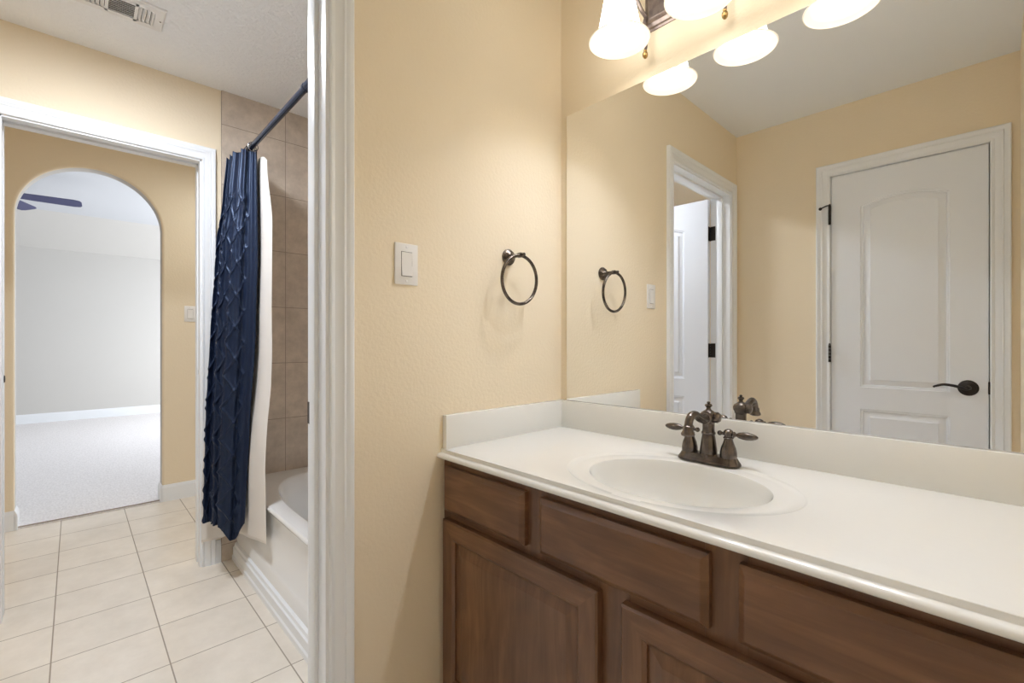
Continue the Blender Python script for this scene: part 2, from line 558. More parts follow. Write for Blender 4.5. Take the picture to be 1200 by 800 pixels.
# left-wall doorway: vanity side + tub side casings and jamb with stop
casing('trim_2', YB, YA, DZ, lambda a, d, z: (d, a, z), 'white moulded casing around the tub room doorway, mirror side')
casing('trim_3', YB, YA, DZ, lambda a, d, z: (-TW - d, a, z), 'white moulded casing around the doorway, tub side')
bm = NB()
for (a0, a1) in ((YA - JT + 0.0, YA + 0.001), (YB - 0.001, YB + JT)):
    box(bm, -TW - 0.0015, 0.0015, a0, a1, 0, DZ, 0.0008)
box(bm, -TW - 0.0015, 0.0015, YB, YA, DZ - JT, DZ + 0.001, 0.0008)
for (a0, a1) in ((YA - JT - 0.011, YA - JT + 0.001), (YB + JT - 0.001, YB + JT + 0.011)):
    box(bm, -0.078, -0.043, a0, a1, 0, DZ - JT, 0.003, 2)
box(bm, -0.078, -0.043, YB + JT, YA - JT, DZ - JT - 0.011, DZ - JT + 0.001, 0.003, 2)
jamb2 = struct('trim_4', bm, M_trim, 'white door jamb with a stop strip in the near doorway', smooth=True, cat='door jamb')
bm = NB(); box(bm, -0.1155, -0.088, YA - JT - 0.0015, YA - JT, 0.915, 0.972, 0.0005)
obj('strike_plate', bm, M_dark, jamb2)
# far doorway
casing('trim_5', FY1, FY0, DZ, lambda a, d, z: (-W + d, a, z), 'white moulded casing around the hall opening by the shower curtain')
casing('trim_6', FY1, FY0, DZ, lambda a, d, z: (-W - TW - d, a, z), 'white moulded casing around the opening, hall side')
bm = NB()
for (a0, a1) in ((FY0 - JT, FY0 + 0.001), (FY1 - 0.001, FY1 + JT)):
    s = 1 if a0 > -1.2 else -1
    # split jamb of a pocket door: two strips with a groove between
    box(bm, -W - TW - .0015, -W - 0.075, a0, a1, 0, DZ, 0.001)
    box(bm, -W - 0.040, -W + .0015, a0, a1, 0, DZ, 0.001)
    box(bm, -W - 0.076, -W - 0.039, a0 + (0.006 if s > 0 else 0), a1 - (0.006 if s < 0 else 0), 0, DZ, 0.0)
box(bm, -W - TW - .0015, -W - 0.075, FY1, FY0, DZ - JT, DZ + .001, 0.001)
box(bm, -W - 0.040, -W + .0015, FY1, FY0, DZ - JT, DZ + .001, 0.001)
box(bm, -W - 0.076, -W - 0.039, FY1, FY0, DZ - 0.002, DZ + .001)
jf = struct('trim_7', bm, M_trim, 'white grooved pocket door jamb in the hall opening', smooth=True, cat='door jamb')
bm = NB()
Ms = Matrix.Translation((-W - 0.057, FY0 - 0.0065, 0.975)) @ Matrix.Rotation(PI / 2, 4, 'X')
lathe(bm, [(0, -0.001), (0.009, -0.001), (0.011, 0.002), (0.011, 0.0), (0, 0.0)], Matrix.Translation((-W - 0.057, FY0 - 0.006, 0.975)) @ Matrix.Diagonal((1, 1, 1.7, 1)) @ Matrix.Rotation(PI / 2, 4, 'X'), 20)
obj('latch_plate', bm, M_dark, jf)
bm = NB(); lathe(bm, [(0, -0.002), (0.008, -0.001), (0.010, 0.002), (0, 0.003)], Matrix.Translation((-W - 0.085, FY1 + 0.0145, 0.975)) @ Matrix.Diagonal((1, 1, 1.6, 1)) @ Matrix.Rotation(PI / 2, 4, 'X'), 20)
obj('latch_plate', bm, M_dark, jf)
# rear door casing + jamb
casing('trim_8', XD0, XD1, DZ, lambda a, d, z: (a, -L + d, z), 'white moulded casing around the closed door, seen in the mirror', k=1.12)
bm = NB()
box(bm, XD0 - .001, XD0 + 0.005, -L - TW, -L + .001, 0, DZ + .003); box(bm, XD1 - 0.005, XD1 + .001, -L - TW, -L + .001, 0, DZ + .003)
box(bm, XD0, XD1, -L - TW, -L + .001, DZ - 0.002, DZ + .003)
box(bm, XD0 + .004, XD0 + 0.018, -L - .075, -L - .040, 0, DZ); box(bm, XD1 - 0.018, XD1 - .004, -L - .075, -L - .040, 0, DZ)
box(bm, XD0, XD1, -L - .075, -L - .040, DZ - 0.016, DZ)
struct('trim_9', bm, M_trim, 'white jamb behind the closed door', cat='door jamb')

BASE = [(0, 0), (.013, 0), (.013, .082), (.011, .088), (.0115, .093), (.009, .100), (.006, .106), (.004, .113), (0, .116)]
def baseboard(name, a0, a1, f, label):
    bm = NB()
    prism(bm, BASE, lambda p, k: f(a1 if k else a0, p[0], p[1]))
    return struct(name, bm, M_trim, label, smooth=True, cat='baseboard')
baseboard('baseboard_left', YA + .055, -0.537, lambda a, d, z: (d, a, z), 'white baseboard between the doorway casing and the vanity cabinet')
baseboard('baseboard_rear', 0.0, XD0 - .062, lambda a, d, z: (a, -L + d, z), 'white baseboard on the rear wall beside the closed door')
baseboard('baseboard_far', FY0 + .055, -0.784, lambda a, d, z: (-W + d, a, z), 'short white baseboard piece between casing and shower tile')
baseboard('baseboard_tub_left', -3.0, FY1 - .055, lambda a, d, z: (-W + d, a, z), 'white baseboard left of the hall opening')
baseboard('baseboard_hall_right', AY0 - 0.002, 0.8, lambda a, d, z: (AX + d, a, z), 'white baseboard on the hall wall right of the archway')
baseboard('baseboard_hall_left', -3.0, AY1 + 0.002, lambda a, d, z: (AX + d, a, z), 'white baseboard on the hall wall left of the archway')
baseboard('baseboard_arch_right', AX - 0.12, AX + .013, lambda a, d, z: (a, AY0 - d, z), 'white baseboard return inside the right arch side')
baseboard('baseboard_arch_left', AX - 0.12, AX + .013, lambda a, d, z: (a, AY1 + d, z), 'white baseboard return inside the left arch side')
baseboard('baseboard_bedroom', -5.0, 1.5, lambda a, d, z: (BX + d, a, z * 1.15), 'white baseboard along the bedroom far wall')

# ------------------------------------------------------------------ panel doors
def leaf_mesh(w, h, th, both=True):
    """door leaf: x 0..w, z 0..h, front face toward +y at y=0, back at -th; two moulded panels, upper with a cambered top"""
    st = 0.129 * w / 0.606
    px0, px1 = st, w - st
    # rows z
    PR = [(0, 0), (.003, -.0035), (.010, -.004), (.014, -.0095), (.018, -.0095), (.0395, -.0035), (.042, -.0005)]
    zl0, zl1 = 0.235, 0.765
    zu0, zu1 = 0.880, 1.845
    camber = 0.052
    xs = [(0, None)] + [(px0 + o, 'p') for o, d in PR] + [(px0 + .042 + (px1 - px0 - .084) * k / 14, 'p') for k in range(1, 14)] + [(px1 - o, 'p') for o, d in reversed(PR)] + [(w, None)]
    xs = [x for x, _ in xs]
    zs = [(0, 0)] + [(zl0 + o, 0) for o, d in PR] + [(zl1 - o, 0) for o, d in reversed(PR)] + [(zu0 + o, 0) for o, d in PR] + \
         [(zu1 - 0.3, 0)] + [(zu1 - o, 1) for o, d in reversed(PR)] + [(h, 0)]
    def prof(s):
        if s <= 0: return 0
        for (o0, d0), (o1, d1) in zip(PR, PR[1:]):
            if s <= o1 + 1e-9: return d0 + (d1 - d0) * (s - o0) / (o1 - o0)
        return PR[-1][1]
    bm = NB()
    hw = (px1 - px0) / 2; xc = (px0 + px1) / 2
    def surf(sign, yb):
        grid = []
        for z, wgt in zs:
            row = []
            for x in xs:
                sx = min(x - px0, px1 - x)
                zl = min(z - zl0, zl1 - z); zu = min(z - zu0, zu1 - z)
                s = min(sx, max(zl, zu))
                zz = z
                if wgt and px0 - 1e-6 <= x <= px1 + 1e-6:
                    zz = z + camber * (1 - ((x - xc) / hw) ** 2) * 0.75
                row.append(bm.verts.new((x, yb + sign * prof(s), zz)))
            grid.append(row)
        for a, b in zip(grid, grid[1:]):
            for i in range(len(xs) - 1):
                bm.faces.new((a[i], a[i + 1], b[i + 1], b[i]))
        return grid
    g1 = surf(1, 0.0); g2 = surf(-1, -th)
    for gA, gB in ((g1, g2),):
        n, mm = len(zs), len(xs)
        for i in range(mm - 1):
            bm.faces.new((gA[0][i], gA[0][i + 1], gB[0][i + 1], gB[0][i])); bm.faces.new((gA[-1][i], gB[-1][i], gB[-1][i + 1], gA[-1][i + 1]))
        for j in range(n - 1):
            bm.faces.new((gA[j][0], gB[j][0], gB[j + 1][0], gA[j + 1][0])); bm.faces.new((gA[j][-1], gA[j + 1][-1], gB[j + 1][-1], gB[j][-1]))
    return bm
def place(bm, M):
    bmesh.ops.transform(bm, matrix=M, verts=bm.verts)
    return bm
# closed door (door_1), flush with the rear wall
D1X0, D1X1 = XD0 + 0.008, XD1 - 0.009
d1 = thing('door_1', 'closed white arched two-panel door with bronze lever, seen in the mirror', 'door', ((D1X0 + D1X1) / 2, -L, 0.0), kind='structure')
bm = leaf_mesh(D1X1 - D1X0, 2.030, 0.035)
place(bm, Matrix.Translation((D1X0, -L - 0.001, 0.008)))
obj('door_leaf', bm, M_door, d1, angle=20)
def knuckle(z0, z1, x, y, parent, stop=False):
    bm = NB()
    n = 5; hh = (z1 - z0) / n
    for k in range(n):
        lathe(bm, [(0.0, z0 + k * hh), (0.0062, z0 + k * hh), (0.0065, z0 + k * hh + .001), (0.0065, z0 + (k + 1) * hh - .0015), (0.0, z0 + (k + 1) * hh - .001)], Matrix.Translation((x, y, 0)), 14)
    lathe(bm, [(0, z1), (.0045, z1), (.0055, z1 + .004), (.003, z1 + .008), (0, z1 + .009)], Matrix.Translation((x, y, 0)), 12)
    hg = obj('hinge', bm, M_dark, parent)
    if stop:
        b2 = NB()
        tube(b2, [(x, y, z1 + .002), (x - .012, y + .012, z1 - .002), (x - .028, y + .02, z1 - .010), (x - .040, y + .012, z1 - .012)], .0032, 8)
        lathe(b2, [(0, -.006), (.007, -.005), (.0085, 0), (.007, .006), (0, .007)], Matrix.Translation((x - .042, y + .008, z1 - .012)) @ Matrix.Rotation(PI / 2, 4, 'X'), 16)
        obj('pin_stop', b2, M_dark, hg)
    return hg
knuckle(1.775, 1.880, D1X0 - .004, -L + .0205, d1, True)
knuckle(1.018, 1.113, D1X0 - .004, -L + .0205, d1)
knuckle(0.230, 0.325, D1X0 - .004, -L + .0205, d1)
def lever(parent, cx, cy, cz, s=-1):
    bm = NB()
    lathe(bm, [(0, 0), (.036, 0), (.0365, .003), (.034, .006), (.029, .0075), (.027, .0105), (.020, .013), (.012, .016), (.0115, .030), (.0, .030)],
          Matrix.Translation((cx, cy, cz)) @ Matrix.Rotation(-PI / 2, 4, 'X'), 36)
    rs = obj('lever_rose', bm, M_dark, parent)
    bm = NB()
    pts = spline([(cx, cy + .022, cz), (cx, cy + .045, cz + .001), (cx + s * .014, cy + .052, cz + .001), (cx + s * .045, cy + .052, cz + .010), (cx + s * .080, cy + .052, cz + .014), (cx + s * .108, cy + .050, cz + .006), (cx + s * .118, cy + .047, cz + .001)], 6)
    n = len(pts)
    tube(bm, pts, [.009 if i < n * .3 else .0085 - .004 * (i / n) for i in range(n)], 12)
    obj('lever', bm, M_dark, parent)
lever(d1, 1.041, -L - 0.001, 0.913)
bm = NB(); box(bm, XD1 - .011, XD1 + .004, -L - .012, -L + .004, .888, .945, .002)
obj('latch', bm, M_dark, d1)
# open door leaf (door_2) folded into the tub room
HYX, HYY = -TW - 0.008, YB - 0.004 + JT - 0.006
d2 = thing('door_2', 'open white panel door hinged in the near doorway, seen in the mirror', 'door', (HYX, HYY, 0), kind='structure')
bm = leaf_mesh(0.706, 2.022, 0.035)
# local: hinge stile at x=0, visible face (+y local) looks toward +y world; leaf runs toward -x
ang = math.radians(-3.0)
Mleaf = Matrix.Translation((HYX - 0.004, HYY + 0.004, 0.008)) @ Matrix.Rotation(ang, 4, 'Z') @ Matrix.Diagonal((-1, 1, 1, 1)) @ Matrix.Translation((0, 0.035, 0))
place(bm, Mleaf)
obj('door_leaf', bm, M_door, d2, angle=20)
for zc in (0.28, 1.075, 1.815):
    bm = NB()
    for k in range(5):
        z0 = zc - .0445 + k * .0178
        lathe(bm, [(0, z0), (.0062, z0), (.0062, z0 + .0165), (0, z0 + .0165)], Matrix.Translation((HYX, HYY, 0)), 12)
    box(bm, HYX + 0.004, HYX + .034, YB + JT - 0.0005, YB + JT + 0.002, zc - .0445, zc + .0445, .0006)
    place_m = Matrix.Translation((HYX - 0.002, HYY + 0.004, zc)) @ Matrix.Rotation(ang, 4, 'Z')
    b2 = NB(); box(b2, -0.001, 0.0015, 0.002, 0.031, -.0445, .0445, .0005); place(b2, place_m)
    me = bpy.data.meshes.new('t'); b2.to_mesh(me); b2.free(); bm.from_mesh(me); bpy.data.meshes.remove(me)
    obj('hinge', bm, M_dark, d2)

# ------------------------------------------------------------------ vanity cabinet
CFY = -0.535           # face frame plane
CXE = RX - 0.002
vc = thing('vanity_cabinet', 'dark cherry wood vanity cabinet with drawers and panel doors under the white counter', 'cabinet', (0.60, -0.27, 0))
bm = NB()
box(bm, 0.002, CXE, -0.515, -0.002, 0.10, 0.16)
box(bm, 0.002, 0.018, -0.515, -0.002, 0.0, 0.786); box(bm, CXE - .016, CXE, -0.515, -0.002, 0.0, 0.786)
box(bm, 0.018, CXE - .016, -0.012, -0.002, 0.1, 0.786)
obj('carcass', bm, M_woodz, vc, smooth=False)
bm = NB(); box(bm, 0.002, CXE, -0.47, -0.455, 0, 0.10)
obj('toe_kick', bm, M_woodx, vc, smooth=False)
bm = NB()
# face frame: stiles (vertical) and rails
for a, b in ((0.002, 0.034), (0.34, 0.411), (0.556, 0.632), (0.78, 0.853), (1.158, CXE)):
    z0, z1 = 0.10, 0.788
    if a == 0.556: z1 = 0.63
    if a in (0.34, 0.78): z0 = 0.605
    box(bm, a, b, CFY, -0.515, z0, z1, 0.001)
obj('frame_stiles', bm, M_woodz, vc)
bm = NB()
for z0, z1 in ((0.755, 0.7878), (0.604, 0.650), (0.101, 0.145)):
    box(bm, 0.003, CXE - .001, CFY + 0.0006, -0.515, z0, z1, 0.0)
obj('frame_rails', bm, M_woodx, vc)
bm = NB(); box(bm, 0.034, CXE - .03, -0.515, -0.512, 0.145, 0.76)
obj('dark_interior', bm, M_slot, vc, smooth=False)
def slab(bm, x0, x1, z0, z1, y0, y1, e):
    """slab with a sloped lip round the front edge; front at y1 (more negative)"""
    pts = [(0, y0), (0, y1 + 0.009), (0.0015, y1 + 0.0075), (e, y1 + .0005), (e + .002, y1)]
    rows = []
    for (i, y) in pts:
        rows.append([bm.verts.new(c) for c in ((x0 + i, y, z0 + i), (x1 - i, y, z0 + i), (x1 - i, y, z1 - i), (x0 + i, y, z1 - i))])
    for A, B in zip(rows, rows[1:]):
        for k in range(4):
            bm.faces.new((A[k], A[(k + 1) % 4], B[(k + 1) % 4], B[k]))
    bm.faces.new(rows[-1]); bm.faces.new(rows[0])
DR = [(0.0215, 0.351), (0.400, 0.792), (0.841, 1.172)]
for i, (a, b) in enumerate(DR):
    bm = NB(); slab(bm, a, b, 0.639, 0.768, CFY - 0.0005, CFY - 0.021, 0.011)
    obj('drawer', bm, M_woodx, vc, angle=12)
def cab_door(x0, x1, z0, z1):
    st = 0.055
    y0, y1 = CFY - 0.0005, CFY - 0.021
    # panel
    bm = NB()
    R = [(0, y1 + .009), (0.0, y1 + .011), (0.028, y1 + .006), (0.030, y1 + 0.0055)]
    rows = []
    for (i, y) in R:
        i -= 0.004 if i == 0 else 0
        a, b, c, d = x0 + st + i, x1 - st - i, z0 + st + i, z1 - st - i
        rows.append([bm.verts.new(q) for q in ((a, y, c), (b, y, c), (b, y, d), (a, y, d))])
    for A, B in zip(rows, rows[1:]):
        for k in range(4):
            bm.faces.new((A[k], A[(k + 1) % 4], B[(k + 1) % 4], B[k]))
    bm.faces.new(rows[-1])
    # frame: mitre-free, profile around as ring
    b2 = NB()
    prof = [(0, y0), (0, y1 + .004), (.004, y1), (st - .008, y1), (st - .005, y1 + .0025), (st, y1 + .005), (st, y1 + .012)]
    rows = []
    for (i, y) in prof:
        rows.append([b2.verts.new(q) for q in ((x0 + i, y, z0 + i), (x1 - i, y, z0 + i), (x1 - i, y, z1 - i), (x0 + i, y, z1 - i))])
    for A, B in zip(rows, rows[1:]):
        for k in range(4):
            b2.faces.new((A[k], A[(k + 1) % 4], B[(k + 1) % 4], B[k]))
    b2.faces.new(rows[0])
    fr = obj('door', b2, [M_woodz, M_woodx], vc, angle=15)
    for p in fr.data.polygons:
        c = p.center
        if (c.z > z1 - st or c.z < z0 + st) and x0 + st * .6 < c.x < x1 - st * .6:
            p.material_index = 1
    obj('door_panel', bm, M_woodz, fr, angle=12)
cab_door(0.0215, 0.566, 0.118, 0.616)
cab_door(0.622, 1.1665, 0.118, 0.616)

# ------------------------------------------------------------------ countertop with integral bowl
def bowl_sheet(bm, rect, c, rings, zr, n=96):
    """rings: (ax, ay, exponent, z) from the centre outward, then to the rectangle rect=(x0,x1,y0,y1)"""
    x0, x1, y0, y1 = rect
    angs = [2 * PI * k / n for k in range(n)]
    for cx_, cy_ in ((x0, y0), (x0, y1), (x1, y0), (x1, y1)):
        a = math.atan2(cy_ - c[1], cx_ - c[0]) % (2 * PI)
        j = min(range(n), key=lambda k: abs(angs[k] - a))
        angs[j] = a
    layers = []
    def ringp(ax, ay, e, a):
        co, si = math.cos(a), math.sin(a)
        r = (abs(co / ax) ** e + abs(si / ay) ** e) ** (-1 / e)
        return (c[0] + r * co, c[1] + r * si)
    for (ax, ay, e, z) in rings:
        layers.append([bm.verts.new((*ringp(ax, ay, e, a), z)) for a in angs])
    R = []
    for a in angs:
        co, si = math.cos(a), math.sin(a)
        t = 1e9
        if co > 1e-9: t = min(t, (x1 - c[0]) / co)
        if co < -1e-9: t = min(t, (x0 - c[0]) / co)
        if si > 1e-9: t = min(t, (y1 - c[1]) / si)
        if si < -1e-9: t = min(t, (y0 - c[1]) / si)
        R.append((c[0] + t * co, c[1] + t * si))
    # a rounded lip ring just inside the rectangle is left flat
    layers.append([bm.verts.new((x, y, zr)) for x, y in R])
    for A, B in zip(layers, layers[1:]):
        for k in range(n):
            bm.faces.new((A[k], A[(k + 1) % n], B[(k + 1) % n], B[k]))
    bm.faces.new(layers[0])
    return layers
vt = thing('vanity_countertop', 'white cultured marble countertop with built-in oval sink on the wood cabinet', 'countertop', (0.60, -0.27, 0.79))
bm = NB()
SC = (0.610, -0.318)
rings = []
for r_, z in ((0.16, -0.150), (0.35, -0.147), (0.55, -0.135), (0.72, -0.112), (0.85, -0.086), (0.93, -0.056), (0.972, -0.029), (0.995, -0.0115), (1.012, -0.0058), (1.04, -0.0045)):
    rings.append((0.205 * r_, 0.160 * r_, 2.0, CT + z))
rings += [(0.240, 0.190, 2.0, CT - 0.0035), (0.2625, 0.2035, 2.0, CT - 0.0028), (0.2655, 0.2052, 2.0, CT - 0.0012), (0.270, 0.2080, 2.0, CT)]
DFY = -0.544
layers = bowl_sheet(bm, (0.0, RX, DFY, -0.001), SC, rings, CT, 128)
# front edge: small step then a rolled nose
NOSE = [(DFY, CT), (DFY - .0008, CT - .0008), (DFY - .0012, CT - .0075), (DFY - .0025, CT - .0098), (DFY - .005, CT - .0106), (DFY - .0095, CT - .0116),
        (DFY - .0135, CT - .0135), (DFY - .016, CT - .017), (DFY - .016, CT - .021), (DFY - .0135, CT - .0245), (DFY - .009, CT - .026), (DFY + .02, CT - .026), (DFY + .02, CT - .006)]
b2 = NB()
prism(b2, NOSE, lambda p, k: (RX * k, p[0], p[1]))
me = bpy.data.meshes.new('t'); b2.to_mesh(me); b2.free(); bm.from_mesh(me); bpy.data.meshes.remove(me)
box(bm, 0, RX, DFY + .02, -0.40 - .14, CT - .026, CT - .02)
obj('counter_deck', bm, M_top, vt, angle=40)
bm = NB(); box(bm, 0.0, RX, -0.020, -0.0005, CT - 0.002, CT + 0.0986, 0.0022, 2)
obj('backsplash', bm, M_top, vt)
bm = NB(); box(bm, 0.0005, 0.020, -0.540, -0.018, CT - 0.002, CT + 0.0986, 0.0022, 2)
obj('side_splash', bm, M_top, vt)
bm = NB(); lathe(bm, [(0, .004), (.010, .005), (.012, .002), (.020, .002), (.022, 0), (.022, -.004), (0, -.004)], Matrix.Translation((SC[0], SC[1], CT - 0.1475)), 28)
obj('drain', bm, M_bronze, vt)

# ------------------------------------------------------------------ mirror
mr = thing('wall_mirror_glass', 'large frameless mirror on the wall behind the vanity', 'mirror', (0.6, -0.003, 1.45))
bm = NB(); box(bm, 0.032, RX - 0.004, -0.006, -0.0005, CT + 0.0992, 1.9646)
o = obj('glass', bm, [M_mirror, M_mirredge], mr, smooth=False)
for p in o.data.polygons:
    p.material_index = 0 if p.normal.y < -0.9 else 1
mr.name = 'mirror'

# ------------------------------------------------------------------ faucet
FX, FY = 0.607, -0.118
FZ = CT + 0.0004
fc = thing('faucet', 'oil-rubbed bronze two-handle centerset faucet behind the sink', 'faucet', (FX, FY, FZ))
def T(x, y, z): return Matrix.Translation((x, y, z))
bm = NB()
# oval base plate with stepped rim
lay = []
for (ax, ay, z) in ((.081, .028, 0), (.081, .028, .003), (.0795, .0265, .006), (.0765, .0240, .010), (.0735, .0220, .015), (.071, .019, .019), (.060, .010, .0205)):
    e = 3.2
    ring = []
    for k in range(56):
        a = 2 * PI * k / 56; co, si = math.cos(a), math.sin(a)
        r = (abs(co / ax) ** e + abs(si / ay) ** 2.4) ** (-1 / e) if False else 1
        # stadium shape
        hx = ax - ay
        x = ay * co + (hx if co > 0 else -hx); y = ay * si
        ring.append(bm.verts.new((FX + x, FY + y, FZ + z)))
    lay.append(ring)
for A, B in zip(lay, lay[1:]):
    for k in range(56):
        bm.faces.new((A[k], A[(k + 1) % 56], B[(k + 1) % 56], B[k]))
bm.faces.new(lay[-1]); bm.faces.new(list(reversed(lay[0])))
obj('base_plate', bm, M_bronze, fc)
# spout column and spout
bm = NB()
lathe(bm, [(0, .012), (.0235, .012), (.0235, .018), (.021, .022), (.0215, .026), (.0205, .035), (.0175, .058), (.0155, .070), (.0172, .072), (.0175, .076), (.0155, .078),
           (.0148, .084), (.0150, .100), (.0175, .103), (.0175, .106), (.0185, .108), (.0215, .114), (.0215, .121), (.018, .128), (.0125, .132), (.009, .134), (.006, .137), (.005, .141),
           (.0085, .1445), (.0095, .147), (.0075, .150), (.003, .1515), (.0045, .154), (.003, .1565), (0, .157)], T(FX, FY, FZ), 40)
lathe(bm, [(0, 0), (.014, 0), (.0145, .006), (.012, .009), (.010, .012), (0, .014)], T(FX + .018, FY, FZ + .117) @ Matrix.Rotation(PI / 2, 4, 'Y'), 24)
obj('spout_column', bm, M_bronze, fc)
bm = NB()
sp = spline([(FX, FY - .012, FZ + .116), (FX, FY - .030, FZ + .114), (FX, FY - .052, FZ + .119), (FX, FY - .074, FZ + .129), (FX, FY - .094, FZ + .131), (FX, FY - .109, FZ + .122), (FX, FY - .116, FZ + .106), (FX, FY - .118, FZ + .094)], 6)
n = len(sp)
tube(bm, sp, [(.0135 - .0035 * min(1, i / (n * .35))) + (.0025 if i > n * .86 else 0) for i in range(n)], 20)
lathe(bm, [(0, -.004), (.0105, -.004), (.0155, -.002), (.0165, .002), (.0145, .006), (.0125, .010), (.0115, .016), (0, .016)], T(FX, FY - .118, FZ + .086), 24)
lathe(bm, [(0, 0), (.0165, 0), (.0175, .003), (.0165, .006), (.013, .008), (0, .008)], T(FX, FY - .014, FZ + .116) @ Matrix.Rotation(PI / 2, 4, 'X'), 24)
obj('spout', bm, M_bronze, fc)
def handle(cx, s, a):
    bm = NB()
    lathe(bm, [(0, .010), (.0220, .010), (.0222, .015), (.0200, .018), (.0205, .022), (.0200, .032), (.0175, .044), (.0135, .054), (.0110, .062), (.0105, .066), (.0125, .068), (.0125, .070), (.0098, .072),
               (.0098, .074), (.0120, .078), (.0125, .083), (.0095, .088), (.004, .091), (0, .0915)], T(cx, FY, FZ), 32)
    h = obj('handle', bm, M_bronze, fc)
    bm = NB()
    R = T(cx, FY, FZ + .0785) @ Matrix.Rotation(a, 4, 'Z') @ Matrix.Rotation(PI / 2, 4, 'Y')
    lathe(bm, [(0, -.027), (.004, -.0265), (.0065, -.023), (.0060, -.019), (.0035, -.016), (.0045, -.013), (.0035, -.010), (.0035, .010), (.0075, .013), (.0075, .015), (.0045, .018),
               (.0045, .021), (.0075, .026), (.0095, .036), (.0100, .046), (.0085, .057), (.0055, .066), (.0025, .070), (0, .071)], R, 24)
    obj('handle_lever', bm, M_bronze, h)
handle(FX - .051, -1, PI + math.radians(0))
handle(FX + .051, 1, math.radians(0))

# ------------------------------------------------------------------ towel ring
tr = thing('towel_ring', 'dark bronze towel ring mounted on the beige wall beside the mirror', 'towel ring', (0.0, -0.2745, 1.412))
RY = Matrix.Rotation(PI / 2, 4, 'Y')
bm = NB()
lathe(bm, [(0, 0), (.0265, 0), (.0275, .003), (.0265, .006), (.0235, .007), (.0235, .010), (.0205, .012), (.0205, .0145), (.017, .017), (.011, .020), (.0075, .026), (.0065, .036), (.0065, .046),
           (.0075, .048), (.0085, .052), (.0085, .062), (.0075, .066), (.005, .069), (.0062, .073), (.0055, .078), (.0025, .081), (0, .0815)], T(0, -0.2745, 1.412) @ RY, 36)
obj('mounting_post', bm, M_bronze, tr)
bm = NB()
RC = Vector((0.059, -0.2765, 1.331)); RR = 0.0785
tube(bm, [RC + Vector((0.004 * math.cos(2 * PI * k / 72), RR * math.sin(2 * PI * k / 72), RR * math.cos(2 * PI * k / 72))) for k in range(72)], 0.0054, 14, closed=True)
obj('ring', bm, M_bronze, tr)

# ------------------------------------------------------------------ switches
def decora(name, label, f, w=0.072, h=0.114):
    """f(a, d, z): a along wall, d off the wall"""
    t = thing(name, label, 'light switch', f(0, 0, 0))
    def fb(bm, a0, a1, d0, d1, z0, z1, bev, tilt=0):
        p0, p1 = f(a0, d0, z0), f(a1, d1, z1)
        box(bm, min(p0[0], p1[0]), max(p0[0], p1[0]), min(p0[1], p1[1]), max(p0[1], p1[1]), min(p0[2], p1[2]), max(p0[2], p1[2]), bev, 2)
    bm = NB(); fb(bm, -w / 2, w / 2, 0, .0058, -h / 2, h / 2, .0022); obj('cover_plate', bm, M_switch, t)
    bm = NB(); fb(bm, -.0172, .0172, .0050, .0062, -.0340, .0340, .0002); obj('paddle_gap', bm, M_slot, t, smooth=False)
    bm = NB()
    # rocker, top tilted in
    prof = [(.004, -.0330), (.0105, -.0325), (.0065, 0.0), (.0078, .0325), (.004, .0330)]
    prism(bm, prof, lambda p, k: f(-.0163 + .0326 * k, p[0], p[1])); obj('paddle', bm, M_switch, t)
    for z in (-h / 2 + .010, h / 2 - .010):
        bm = NB(); fb(bm, -.003, .003, .005, .0066, z - .003, z + .003, .0008); obj('screw', bm, M_vent, t)
    return t
decora('light_switch', 'white paddle light switch on the beige wall left of the towel ring', lambda a, d, z: (d, -0.6630 + a, 1.3435 + z))
decora('light_switch', 'white switch in the hall, right of the archway beside the far casing', lambda a, d, z: (AX + d, -0.716 + a, 1.334 + z))

# ------------------------------------------------------------------ vanity light bar: three bell shades
vl = thing('vanity_light', 'three-lamp bronze vanity light bar with frosted bell shades above the mirror', 'wall light', (0.6025, 0, 2.19))
bm = NB()
PX0, PX1, PZ0, PZ1 = 0.355, 0.850, 2.112, 2.262
rows = []
for (i, d) in ((0, 0), (0, .004), (.006, .006), (.008, .012), (.018, .016), (.022, .024), (.026, .028), (.032, .028)):
    rows.append([bm.verts.new(q) for q in ((PX0 + i, -d, PZ0 + i), (PX1 - i, -d, PZ0 + i), (PX1 - i, -d, PZ1 - i), (PX0 + i, -d, PZ1 - i))])
for A, B in zip(rows, rows[1:]):
    for k in range(4):
        bm.faces.new((A[k], A[(k + 1) % 4], B[(k + 1) % 4], B[k]))
bm.faces.new(rows[-1]); bm.faces.new(rows[0])
obj('backplate', bm, M_pewter, vl, angle=20)
LY = -0.160
